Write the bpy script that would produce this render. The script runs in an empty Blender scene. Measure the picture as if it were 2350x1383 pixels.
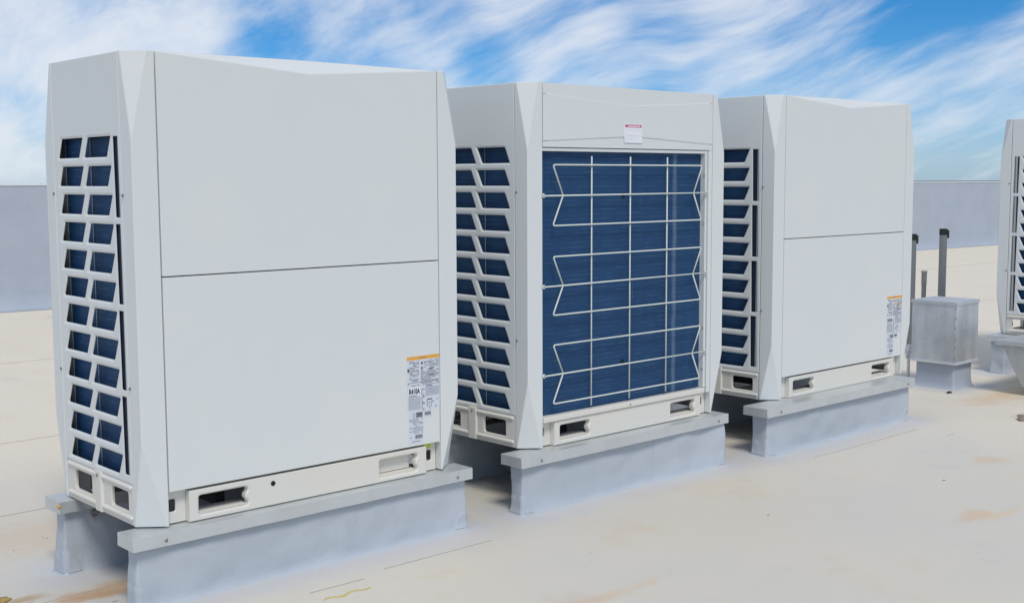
import bpy, bmesh, math, random
from mathutils import Vector, Matrix, noise as mnoise
from mathutils.geometry import delaunay_2d_cdt
random.seed(7)
PI = math.pi
S = bpy.context.scene
COL = S.collection

# ------------------------------------------------------------------ camera
YAW, PITCH, ROLL = math.radians(42.1908), math.radians(-5.7132), math.radians(-0.2568)
fwd = Vector((math.sin(YAW)*math.cos(PITCH), math.cos(YAW)*math.cos(PITCH), math.sin(PITCH)))
rgt = Vector((math.cos(YAW), -math.sin(YAW), 0))
upv = rgt.cross(fwd)
r2 = math.cos(ROLL)*rgt + math.sin(ROLL)*upv
u2 = -math.sin(ROLL)*rgt + math.cos(ROLL)*upv
cam_data = bpy.data.cameras.new('camera')
cam = bpy.data.objects.new('camera', cam_data); COL.objects.link(cam)
M = Matrix((r2, u2, -fwd)).transposed().to_4x4()
M.translation = Vector((-1.872, -4.0118, 1.2422))
cam.matrix_world = M
cam_data.sensor_width = 36
cam_data.lens = 2802.68/2350*36
cam_data.clip_start = 0.05
cam_data.clip_end = 6000
S.camera = cam

# ------------------------------------------------------------------ world
SUN_EL, SUN_AZ = math.radians(52), math.radians(207)      # azimuth clockwise from +Y
world = bpy.data.worlds.new('World'); S.world = world; world.use_nodes = True
def srgb(r, g, b):
    f = lambda c: (c/255/12.92) if c <= 10 else ((c/255+0.055)/1.055)**2.4
    return (f(r), f(g), f(b), 1)
class G:
    """tiny node graph helper"""
    def __init__(s, nt): s.nt = nt; s.n = nt.nodes; s.l = nt.links
    def new(s, t, **kw):
        n = s.n.new(t)
        for k, v in kw.items(): setattr(n, k, v)
        return n
    def put(s, sock, v):
        if isinstance(v, bpy.types.NodeSocket): s.l.new(v, sock)
        elif v is not None: sock.default_value = v
    def m(s, op, a, b=None, c=None, clamp=False):
        n = s.new('ShaderNodeMath', operation=op, use_clamp=clamp)
        s.put(n.inputs[0], a)
        if b is not None: s.put(n.inputs[1], b)
        if c is not None: s.put(n.inputs[2], c)
        return n.outputs[0]
    def v(s, op, a, b=None, scale=None):
        n = s.new('ShaderNodeVectorMath', operation=op)
        s.put(n.inputs[0], a)
        if b is not None: s.put(n.inputs[1], b)
        if scale is not None: s.put(n.inputs['Scale'], scale)
        return n.outputs['Value'] if op in ('LENGTH', 'DOT_PRODUCT', 'DISTANCE') else n.outputs[0]
    def mix(s, f, a, b, blend='MIX'):
        n = s.new('ShaderNodeMix', data_type='RGBA', blend_type=blend)
        s.put(n.inputs[0], f); s.put(n.inputs[6], a); s.put(n.inputs[7], b)
        return n.outputs[2]
    def noise(s, vec, scale, detail=3, rough=0.5, dist=0.0):
        n = s.new('ShaderNodeTexNoise')
        s.put(n.inputs['Vector'], vec); n.inputs['Scale'].default_value = scale
        n.inputs['Detail'].default_value = detail; n.inputs['Roughness'].default_value = rough
        n.inputs['Distortion'].default_value = dist
        return n.outputs[0]
    def ramp(s, f, lo, hi, a=0.0, b=1.0, smooth=True):
        n = s.new('ShaderNodeMapRange', interpolation_type='SMOOTHSTEP' if smooth else 'LINEAR')
        s.put(n.inputs[0], f); n.inputs[1].default_value = lo; n.inputs[2].default_value = hi
        n.inputs[3].default_value = a; n.inputs[4].default_value = b
        return n.outputs[0]
    def map(s, vec, loc=(0, 0, 0), rot=(0, 0, 0), sc=(1, 1, 1)):
        n = s.new('ShaderNodeMapping')
        s.put(n.inputs[0], vec); n.inputs[1].default_value = loc
        n.inputs[2].default_value = rot; n.inputs[3].default_value = sc
        return n.outputs[0]

g = G(world.node_tree)
for n in list(g.n): g.n.remove(n)
out = g.new('ShaderNodeOutputWorld'); bg = g.new('ShaderNodeBackground')
bg.inputs[1].default_value = 0.10
g.l.new(bg.outputs[0], out.inputs[0])
sky = g.new('ShaderNodeTexSky', sky_type='NISHITA', sun_disc=False, sun_elevation=SUN_EL, sun_rotation=SUN_AZ,
            altitude=300, air_density=1.0, dust_density=0.4, ozone_density=2.2)
d = g.new('ShaderNodeTexCoord').outputs['Generated']
dz = g.new('ShaderNodeSeparateXYZ'); g.l.new(d, dz.inputs[0])
el = dz.outputs[2]
# clear sky colour from the Sky Texture, a little more saturated as the photo is
tint = g.mix(g.ramp(el, 0.0, 0.16), (0.30, 0.54, 0.90, 1), (0.11, 0.42, 0.74, 1))
blue = g.mix(1.0, sky.outputs[0], tint, 'MULTIPLY')
# streaky cirrus: noise in direction space stretched along a slanted axis
def axis_frame(az, tilt):
    a = math.radians(az)
    f = Vector((math.sin(a), math.cos(a), 0)); r = Vector((math.cos(a), -math.sin(a), 0)); u = Vector((0, 0, 1))
    t = math.radians(tilt)
    return (math.cos(t)*r+math.sin(t)*u), (-math.sin(t)*r+math.cos(t)*u), f
def streak(az, tilt, sl, sw, seed, wob=0.06):
    t, n_, f = axis_frame(az, tilt)
    wn = g.new('ShaderNodeTexNoise'); g.put(wn.inputs['Vector'], d); wn.inputs['Scale'].default_value = 5; wn.inputs['Detail'].default_value = 3
    off = g.v('SCALE', g.v('SUBTRACT', wn.outputs[1], (0.5, 0.5, 0.5)), scale=wob)
    dd = g.v('ADD', d, off)
    c = g.new('ShaderNodeCombineXYZ')
    g.l.new(g.m('MULTIPLY_ADD', g.v('DOT_PRODUCT', dd, tuple(t)), sl, seed), c.inputs[0])
    g.l.new(g.m('MULTIPLY', g.v('DOT_PRODUCT', dd, tuple(n_)), sw), c.inputs[1])
    g.l.new(g.m('MULTIPLY', g.v('DOT_PRODUCT', dd, tuple(f)), sl), c.inputs[2])
    return c.outputs[0]
def pix_dir(x, y):
    v = fwd + (x-1175)/2802.68*r2 - (y-691.5)/2802.68*u2
    return v.normalized()
def blob(x, y, r, hard=0.25):
    p = pix_dir(x, y)
    dist = g.v('DISTANCE', d, tuple(p))
    return g.ramp(dist, r/2802.68*hard, r/2802.68, 1.0, 0.0)
s1 = g.noise(streak(48, 18, 4.2, 22, 1.7, 0.055), 1.0, 7, 0.60)
s2 = g.noise(streak(50, 21, 10, 50, 9.1, 0.05), 1.0, 6, 0.56)
s3 = g.noise(streak(30, 35, 9, 15, 4.1, 0.10), 1.0, 8, 0.62)
# leftwards the streaks give way to soft fluffy cloud
t0, n0, f0 = axis_frame(42.19, 0)
side = g.ramp(g.v('DOT_PRODUCT', d, tuple(t0)), -0.22, 0.06)
fluffy = g.m('ADD', g.m('MULTIPLY', s3, 0.75), g.m('MULTIPLY', s1, 0.25))
strk = g.m('ADD', g.m('MULTIPLY', s1, 0.58), g.m('MULTIPLY', s2, 0.42))
base = g.m('ADD', g.m('MULTIPLY', fluffy, g.m('SUBTRACT', 1.0, side)), g.m('MULTIPLY', strk, side))
cov = base
for (x, y, r, a) in [(80, 40, 460, .10), (-60, 380, 300, .12), (800, 40, 130, .06), (980, 120, 150, .02), (620, 50, 150, -.13), (620, 130, 120, -.07), (330, 200, 300, .03),
                     (1120, 160, 110, -.13), (2170, 20, 230, -.17), (1500, 0, 160, -.08), (1250, 20, 120, -.05), (1330, 150, 220, .05),
                     (2190, 330, 180, -.07), (2250, 200, 200, .05), (1750, 90, 200, .04), (1900, 60, 200, -.05), (30, 250, 90, -.12), (900, 200, 120, -.08), (1020, 20, 120, -.08)]:
    cov = g.m('MULTIPLY_ADD', blob(x, y, r), a, cov)
cm = g.ramp(cov, 0.31, 0.71, 0.0, 1.0)
cm = g.m('POWER', cm, 0.85)
cm = g.m('MAXIMUM', cm, g.m('MULTIPLY', g.ramp(el, 0.0, 0.10, 1.0, 0.0), 0.28))
cloudcol = g.mix(g.noise(d, 14, 5, 0.6), (5.6, 6.1, 6.9, 1), (7.1, 7.25, 7.4, 1))
skycol = g.mix(g.m('MULTIPLY', cm, 0.90), blue, cloudcol)
g.l.new(skycol, bg.inputs[0])

# ------------------------------------------------------------------ sun (veiled by thin cloud: soft)
sd = bpy.data.lights.new('sun', 'SUN'); sd.energy = 1.5; sd.angle = math.radians(16); sd.color = (1, 0.945, 0.86)
sun = bpy.data.objects.new('sun', sd); COL.objects.link(sun)
sdir = Vector((math.sin(SUN_AZ)*math.cos(SUN_EL), math.cos(SUN_AZ)*math.cos(SUN_EL), math.sin(SUN_EL)))
sun.rotation_euler = sdir.to_track_quat('Z', 'Y').to_euler(); sun.location = sdir*20

S.view_settings.view_transform = 'Standard'; S.view_settings.look = 'None'
S.view_settings.exposure = 0.32; S.view_settings.gamma = 1; S.view_settings.use_curve_mapping = False
S.cycles.max_bounces = 8; S.cycles.diffuse_bounces = 5

# ------------------------------------------------------------------ materials
def material(name, rough=0.5, spec=0.5, metal=0.0):
    m = bpy.data.materials.new(name); m.use_nodes = True
    gg = G(m.node_tree); b = gg.n['Principled BSDF']
    b.inputs['Roughness'].default_value = rough; b.inputs['Specular IOR Level'].default_value = spec
    b.inputs['Metallic'].default_value = metal
    return m, gg, b
def simple(name, c, rough=0.5, spec=0.5, metal=0.0, var=0.06, scale=20, bump=0.0, bscale=60):
    m, gg, b = material(name, rough, spec, metal)
    o = gg.new('ShaderNodeTexCoord').outputs['Object']
    nz = gg.noise(o, scale, 4, 0.6)
    lo = tuple(x*(1-var) for x in c[:3])+(1,); hi = tuple(min(1, x*(1+var)) for x in c[:3])+(1,)
    gg.l.new(gg.mix(nz, lo, hi), b.inputs['Base Color'])
    if bump:
        bn = gg.new('ShaderNodeBump'); bn.inputs['Strength'].default_value = bump; bn.inputs['Distance'].default_value = 0.002
        gg.l.new(gg.noise(o, bscale, 4, 0.6), bn.inputs['Height']); gg.l.new(bn.outputs[0], b.inputs['Normal'])
    return m

def paint(name, c, warm, rough=0.42):
    """powder coated sheet: faint dust, run-down streaks, orange-peel relief"""
    m, gg, b = material(name, rough, 0.35)
    o = gg.new('ShaderNodeTexCoord').outputs['Object']
    big = gg.noise(o, 1.7, 4, 0.6)
    drip = gg.noise(gg.map(o, sc=(22, 22, 0.9)), 1.0, 5, 0.6)
    fine = gg.noise(o, 240, 2, 0.5)
    c0 = gg.mix(gg.ramp(big, .3, .7), c, warm)
    c1 = gg.mix(gg.m('MULTIPLY', gg.ramp(drip, .55, .85), 0.035), c0, (c[0]*.74, c[1]*.73, c[2]*.68, 1))
    c2 = gg.mix(gg.m('MULTIPLY', gg.ramp(gg.noise(o, 95, 2, .7), .70, .80), 0.22), c1, (c[0]*.7, c[1]*.68, c[2]*.62, 1))
    gg.l.new(c2, b.inputs['Base Color'])
    gg.l.new(gg.ramp(big, .2, .8, rough-.05, rough+.10), b.inputs['Roughness'])
    bn = gg.new('ShaderNodeBump'); bn.inputs['Strength'].default_value = 0.06; bn.inputs['Distance'].default_value = 0.001
    gg.l.new(gg.m('ADD', fine, gg.m('MULTIPLY', gg.noise(o, 3.0, 2, .5), 1.2)), bn.inputs['Height'])
    gg.l.new(bn.outputs[0], b.inputs['Normal'])
    return m
PANEL = paint('panel_paint', (0.705, 0.73, 0.722, 1), (0.725, 0.74, 0.71, 1))
BASE = paint('base_paint', (0.71, 0.70, 0.655, 1), (0.74, 0.71, 0.63, 1), 0.5)
WIRE = simple('wire_coating', (0.68, 0.73, 0.67), 0.45, 0.5)
DARK = simple('dark_interior', (0.020, 0.022, 0.024), 0.8, 0.2)
DUCT = simple('inner_sheet', (0.10, 0.115, 0.115), 0.55, 0.4)
STEEL = simple('screw_steel', (0.24, 0.24, 0.23), 0.4, 0.5, 0.6)
BLACKTAPE = simple('black_tape', (0.018, 0.019, 0.021), 0.6, 0.4)
PVC = simple('grey_pipe', (0.20, 0.22, 0.23), 0.55, 0.4, var=.12, scale=8)

def coil_material():
    m, gg, b = material('coil_fins', 0.55, 0.22)
    o = gg.new('ShaderNodeTexCoord').outputs['Object']
    sp = gg.new('ShaderNodeSeparateXYZ'); gg.l.new(o, sp.inputs[0])
    z = sp.outputs[2]; run = gg.m('ADD', sp.outputs[0], sp.outputs[1])
    c = gg.mix(gg.noise(gg.map(o, sc=(9, 9, 0.6)), 1.0, 5, .65), (0.009, 0.045, 0.120, 1), (0.021, 0.086, 0.190, 1))
    c = gg.mix(gg.m('MULTIPLY', gg.noise(gg.map(o, sc=(160, 160, 3)), 1.0, 2, .5), 0.5), c, (0.016, 0.045, 0.13, 1))
    # tube rows: pale broken dashes every 22 mm
    ph = gg.m('FRACT', gg.m('DIVIDE', z, 0.0221))
    line = gg.m('MULTIPLY', gg.ramp(ph, 0.0, 0.10, 0, 1), gg.ramp(ph, 0.10, 0.22, 1, 0))
    broken = gg.ramp(gg.noise(gg.map(o, sc=(9, 9, 45)), 1.0, 3, .6), .42, .66)
    c = gg.mix(gg.m('MULTIPLY', gg.m('MULTIPLY', line, broken), 0.24), c, (0.26, 0.38, 0.52, 1))
    # bent fins and lime streaks
    st = gg.m('MULTIPLY', gg.ramp(gg.noise(gg.map(o, sc=(85, 85, 2.2)), 1.0, 3, .6), .66, .78), gg.ramp(gg.noise(o, 4.5, 3, .6), .55, .70))
    c = gg.mix(gg.m('MULTIPLY', st, 0.5), c, (0.30, 0.40, 0.52, 1))
    # the pale vertical band near one end of the coil
    wob = gg.m('MULTIPLY', gg.m('SUBTRACT', gg.noise(gg.map(o, sc=(1, 1, 6)), 1.0, 2, .5), 0.5), 0.02)
    dx = gg.m('ABSOLUTE', gg.m('ADD', gg.m('ADD', sp.outputs[0], 0.359), wob))
    band = gg.m('MULTIPLY', gg.ramp(dx, 0.004, 0.024, 1, 0), gg.m('MULTIPLY_ADD', gg.noise(gg.map(o, sc=(60, 60, 14)), 1.0, 4, .7), 0.8, 0.05))
    c = gg.mix(gg.m('MULTIPLY', band, 0.45), c, (0.40, 0.50, 0.62, 1))
    gg.l.new(c, b.inputs['Base Color'])
    bn = gg.new('ShaderNodeBump'); bn.inputs['Strength'].default_value = 0.35; bn.inputs['Distance'].default_value = 0.002
    w = gg.m('SINE', gg.m('MULTIPLY', run, 2600))
    gg.l.new(gg.m('ADD', gg.m('MULTIPLY', w, 0.15), gg.noise(gg.map(o, sc=(30, 30, 10)), 1.0, 3, .6)), bn.inputs['Height'])
    gg.l.new(bn.outputs[0], b.inputs['Normal'])
    return m
COIL = coil_material()

def galv(name, c, streak_amt=0.35, metal=0.35, rough=0.5, spangle=True):
    m, gg, b = material(name, rough, 0.5, metal)
    o = gg.new('ShaderNodeTexCoord').outputs['Object']
    dr = gg.noise(gg.map(o, sc=(8, 8, 1.1)), 1.0, 4, .55)
    bl = gg.noise(o, 3.1, 5, .65)
    vo = gg.new('ShaderNodeTexVoronoi'); vo.inputs['Scale'].default_value = 75; gg.l.new(o, vo.inputs['Vector'])
    k = gg.m('ADD', gg.m('MULTIPLY', gg.ramp(dr, .3, .7), .55), gg.m('MULTIPLY', gg.ramp(bl, .3, .7), .45))
    lo = tuple(x*(1-streak_amt) for x in c)+(1,); hi = tuple(min(1, x*(1+streak_amt*.5)) for x in c)+(1,)
    cc = gg.mix(k, lo, hi)
    if spangle:
        cc = gg.mix(0.10, cc, gg.mix(1.0, cc, vo.outputs['Color'], 'MULTIPLY'))
    gg.l.new(cc, b.inputs['Base Color'])
    gg.l.new(gg.ramp(bl, .2, .8, rough-.1, rough+.15), b.inputs['Roughness'])
    bn = gg.new('ShaderNodeBump'); bn.inputs['Strength'].default_value = 0.25; bn.inputs['Distance'].default_value = 0.004
    gg.l.new(gg.noise(o, 5, 3, .5), bn.inputs['Height']); gg.l.new(bn.outputs[0], b.inputs['Normal'])
    return m
CAP = galv('cap_sheet_metal', (0.64, 0.665, 0.66), 0.09, 0.5, 0.36, False)
BOX = galv('weathered_galvanised', (0.70, 0.73, 0.76), 0.28, 0.6, 0.36)

def membrane(name, c, c2):
    m, gg, b = material(name, 0.55, 0.35)
    o = gg.new('ShaderNodeTexCoord').outputs['Object']
    k = gg.noise(o, 2.2, 5, .6)
    cc = gg.mix(gg.ramp(k, .3, .7), c, c2)
    cc = gg.mix(gg.m('MULTIPLY', gg.ramp(gg.noise(gg.map(o, sc=(9, 9, 2)), 1, 5, .7), .55, .8), .18), cc, (c[0]*.66, c[1]*.67, c[2]*.68, 1))
    cc = gg.mix(gg.m('MULTIPLY', gg.ramp(gg.noise(o, 60, 3, .7), .68, .78), .35), cc, (c[0]*.5, c[1]*.48, c[2]*.42, 1))
    gg.l.new(cc, b.inputs['Base Color'])
    bn = gg.new('ShaderNodeBump'); bn.inputs['Strength'].default_value = 0.6; bn.inputs['Distance'].default_value = 0.007
    gg.l.new(gg.m('ADD', gg.noise(o, 9, 4, .55, .6), gg.m('MULTIPLY', gg.noise(o, 170, 2, .5), .12)), bn.inputs['Height'])
    gg.l.new(bn.outputs[0], b.inputs['Normal'])
    return m
FLASH = membrane('grey_membrane', (0.455, 0.50, 0.545, 1), (0.50, 0.54, 0.585, 1))
WALLM = membrane('parapet_membrane', (0.39, 0.435, 0.50, 1), (0.42, 0.465, 0.525, 1))

# ------------------------------------------------------------------ mesh helpers
def tagp(o, label=None, cat=None, group=None, kind=None):
    if label: o['label'] = label
    if cat: o['category'] = cat
    if group: o['group'] = group
    if kind: o['kind'] = kind
    return o
def link(name, me, mats, parent=None, bevel=0, seg=2, smooth=True):
    o = bpy.data.objects.new(name, me); COL.objects.link(o)
    for m in (mats if isinstance(mats, (list, tuple)) else [mats]):
        me.materials.append(m)
    if parent: o.parent = parent
    if bevel:
        b = o.modifiers.new('bevel', 'BEVEL'); b.width = bevel; b.segments = seg; b.limit_method = 'ANGLE'
        b.angle_limit = math.radians(4 if seg == 4 else 25); b.harden_normals = True
        if smooth:
            for p in me.polygons: p.use_smooth = True
    return o
def empty(name, loc=(0, 0, 0), rz=0):
    o = bpy.data.objects.new(name, None); COL.objects.link(o); o.location = loc; o.rotation_euler.z = rz
    o.empty_display_size = 0.2
    return o
class MB:
    def __init__(s): s.v = []; s.f = []; s.mi = []
    def add(s, vs, fs, mi=0):
        n = len(s.v); s.v += [tuple(p) for p in vs]; s.f += [tuple(i+n for i in f) for f in fs]; s.mi += [mi]*len(fs)
    def box(s, x0, x1, y0, y1, z0, z1, mi=0):
        s.add([(x, y, z) for z in (z0, z1) for y in (y0, y1) for x in (x0, x1)],
              [(0, 2, 3, 1), (4, 5, 7, 6), (0, 1, 5, 4), (2, 6, 7, 3), (0, 4, 6, 2), (1, 3, 7, 5)], mi)
    def prism(s, pts, z0, z1, mi=0):
        n = len(pts)
        s.add([(x, y, z0) for x, y in pts]+[(x, y, z1) for x, y in pts],
              [tuple(range(n-1, -1, -1)), tuple(range(n, 2*n))]+[(i, (i+1) % n, n+(i+1) % n, n+i) for i in range(n)], mi)
    def tube(s, pts, r, n=8, mi=0, closed=False):
        pts = [Vector(p) for p in pts]; m = len(pts); vs = []
        up = None
        for i, p in enumerate(pts):
            if closed: t = (pts[(i+1) % m]-pts[i-1]).normalized(); k = 1
            elif i == 0: t = (pts[1]-p).normalized(); k = 1
            elif i == m-1: t = (p-pts[-2]).normalized(); k = 1
            else:
                a = (p-pts[i-1]).normalized(); b = (pts[i+1]-p).normalized(); t = (a+b).normalized(); k = 1
            if up is None:
                up = Vector((0, 1, 0)) if abs(t.y) < .9 else Vector((0, 0, 1))
            x = t.cross(up).normalized(); y = x.cross(t).normalized()
            for j in range(n):
                q = 2*PI*j/n; vs.append(p+r*(math.cos(q)*x+math.sin(q)*y))
        fs = []
        for i in range(m if closed else m-1):
            for j in range(n):
                a = i*n+j; b = i*n+(j+1) % n; c = ((i+1) % m)*n+(j+1) % n; d_ = ((i+1) % m)*n+j
                fs.append((a, b, c, d_))
        if not closed:
            fs += [tuple(range(n)), tuple(range(m*n-1, (m-1)*n-1, -1))]
        s.add(vs, fs, mi)
    def dome(s, c, nrm, r, h, n=10, mi=0):
        nrm = Vector(nrm).normalized(); a = nrm.orthogonal().normalized(); b = nrm.cross(a); c = Vector(c)
        vs = []
        for (rr, hh) in ((1.25, -.002/h), (1.25, .12), (1, .25), (.75, .8), (.3, 1)):
            for j in range(n):
                q = 2*PI*j/n; vs.append(c+a*math.cos(q)*r*rr+b*math.sin(q)*r*rr+nrm*h*hh)
        fs = [(i*n+j, i*n+(j+1) % n, (i+1)*n+(j+1) % n, (i+1)*n+j) for i in range(4) for j in range(n)]
        fs.append(tuple(4*n+j for j in range(n)))
        s.add(vs, fs, mi)
    def mesh(s, name, fix=True):
        me = bpy.data.meshes.new(name); me.from_pydata(s.v, [], s.f)
        for p, i in zip(me.polygons, s.mi): p.material_index = i
        if fix:
            bm = bmesh.new(); bm.from_mesh(me); bmesh.ops.recalc_face_normals(bm, faces=bm.faces); bm.to_mesh(me); bm.free()
        me.update(); return me
    def build(s, name, mats, parent=None, bevel=0, seg=2, smooth=False, fix=True):
        o = link(name, s.mesh(name, fix), mats, parent, bevel, seg)
        if smooth:
            for p in o.data.polygons: p.use_smooth = True
        return o

def ccw(p):
    a = sum(p[i][0]*p[(i+1) % len(p)][1]-p[(i+1) % len(p)][0]*p[i][1] for i in range(len(p)))
    return p if a > 0 else p[::-1]
def offset(p, dd):
    p = ccw(p); n = len(p); out_ = []
    for i in range(n):
        a, b, c = Vector(p[i-1]), Vector(p[i]), Vector(p[(i+1) % n])
        d1 = (b-a).normalized(); d2 = (c-b).normalized()
        n1 = Vector((d1.y, -d1.x)); n2 = Vector((d2.y, -d2.x))
        k = (n1+n2); k = k/max(0.2, k.dot(n1))
        out_.append(tuple(b+k*dd))
    return out_
def rounded(p, r, n=3):
    p = ccw(p); out_ = []
    m = len(p)
    for i in range(m):
        a, b, c = Vector(p[i-1]), Vector(p[i]), Vector(p[(i+1) % m])
        rr = r[i] if isinstance(r, (list, tuple)) else r
        ra = min(rr, (a-b).length*.45); rc = min(rr, (c-b).length*.45)
        s_ = b+(a-b).normalized()*ra; e_ = b+(c-b).normalized()*rc
        for k in range(n+1):
            t = k/n; out_.append(tuple((1-t)**2*s_+2*t*(1-t)*b+t*t*e_))
    return out_
def inside(pt, poly):
    x, y = pt; c = False; n = len(poly)
    for i in range(n):
        x1, y1 = poly[i]; x2, y2 = poly[i-1]
        if (y1 > y) != (y2 > y) and x < (x2-x1)*(y-y1)/(y2-y1)+x1: c = not c
    return c
def plate(mb, outer, holes, thick, tf, rim=0.003, cham=0.006):
    """outer: (u,v) outline; holes: list of (outline, chamfer width, radius, chamfer depth); w>0 goes inward"""
    outer = ccw(outer); inn = offset(outer, -rim)
    polys = [inn]; hin = []
    for h in holes:
        o_ = rounded(offset(h[0], h[1]), h[2]+h[1]*.6); i_ = rounded(h[0], h[2])
        polys.append(o_); hin.append((i_, h[3]))
    vs = []; es = []
    for p in polys:
        n0_ = len(vs); vs += [Vector(q) for q in p]; es += [(n0_+i, n0_+(i+1) % len(p)) for i in range(len(p))]
    V, E_, F, *_ = delaunay_2d_cdt(vs, es, [], 0, 1e-7)
    keep = []
    for f in F:
        c = (sum(V[i].x for i in f)/3, sum(V[i].y for i in f)/3)
        if inside(c, inn) and not any(inside(c, q) for q in polys[1:]): keep.append(f)
    mb.add([tf(v.x, v.y, 0) for v in V], keep)
    def strip(a, wa, b, wb):
        n = len(a)
        mb.add([tf(x, y, wa) for x, y in a]+[tf(x, y, wb) for x, y in b], [(i, (i+1) % n, n+(i+1) % n, n+i) for i in range(n)])
    strip(inn, 0, outer, rim); strip(outer, rim, outer, thick)
    for o_, (i_, cd) in zip(polys[1:], hin):
        strip(o_, 0, i_, cd); strip(i_, cd, i_, max(thick, cd+.002))
def text_mesh(txt, size, bold=0.0):
    cu = bpy.data.curves.new('t', 'FONT'); cu.body = txt; cu.size = size; cu.offset = bold; cu.resolution_u = 2
    ob = bpy.data.objects.new('t', cu); COL.objects.link(ob)
    dg = bpy.context.evaluated_depsgraph_get(); me = bpy.data.meshes.new_from_object(ob.evaluated_get(dg))
    bpy.data.objects.remove(ob); bpy.data.curves.remove(cu)
    vs = [(v.co.x, v.co.y) for v in me.vertices]; fs = [tuple(p.vertices) for p in me.polygons]
    bpy.data.meshes.remove(me)
    return vs, fs

# ------------------------------------------------------------------ rooftop
ROOF = -0.272
CAMP = Vector((-1.872, -4.0118, 1.2422))
KH = (1.2422-ROOF)/1.5422            # far things were surveyed for a roof at -0.30: this brings them to the roof level used here
def near(x, y): return (CAMP.x+(x-CAMP.x)*KH, CAMP.y+(y-CAMP.y)*KH)
def settle(root):
    root.location = CAMP+(Vector(root.location)-CAMP)*KH
    root.scale = (root.scale[0]*KH, root.scale[1]*KH, root.scale[2]*KH)
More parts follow.
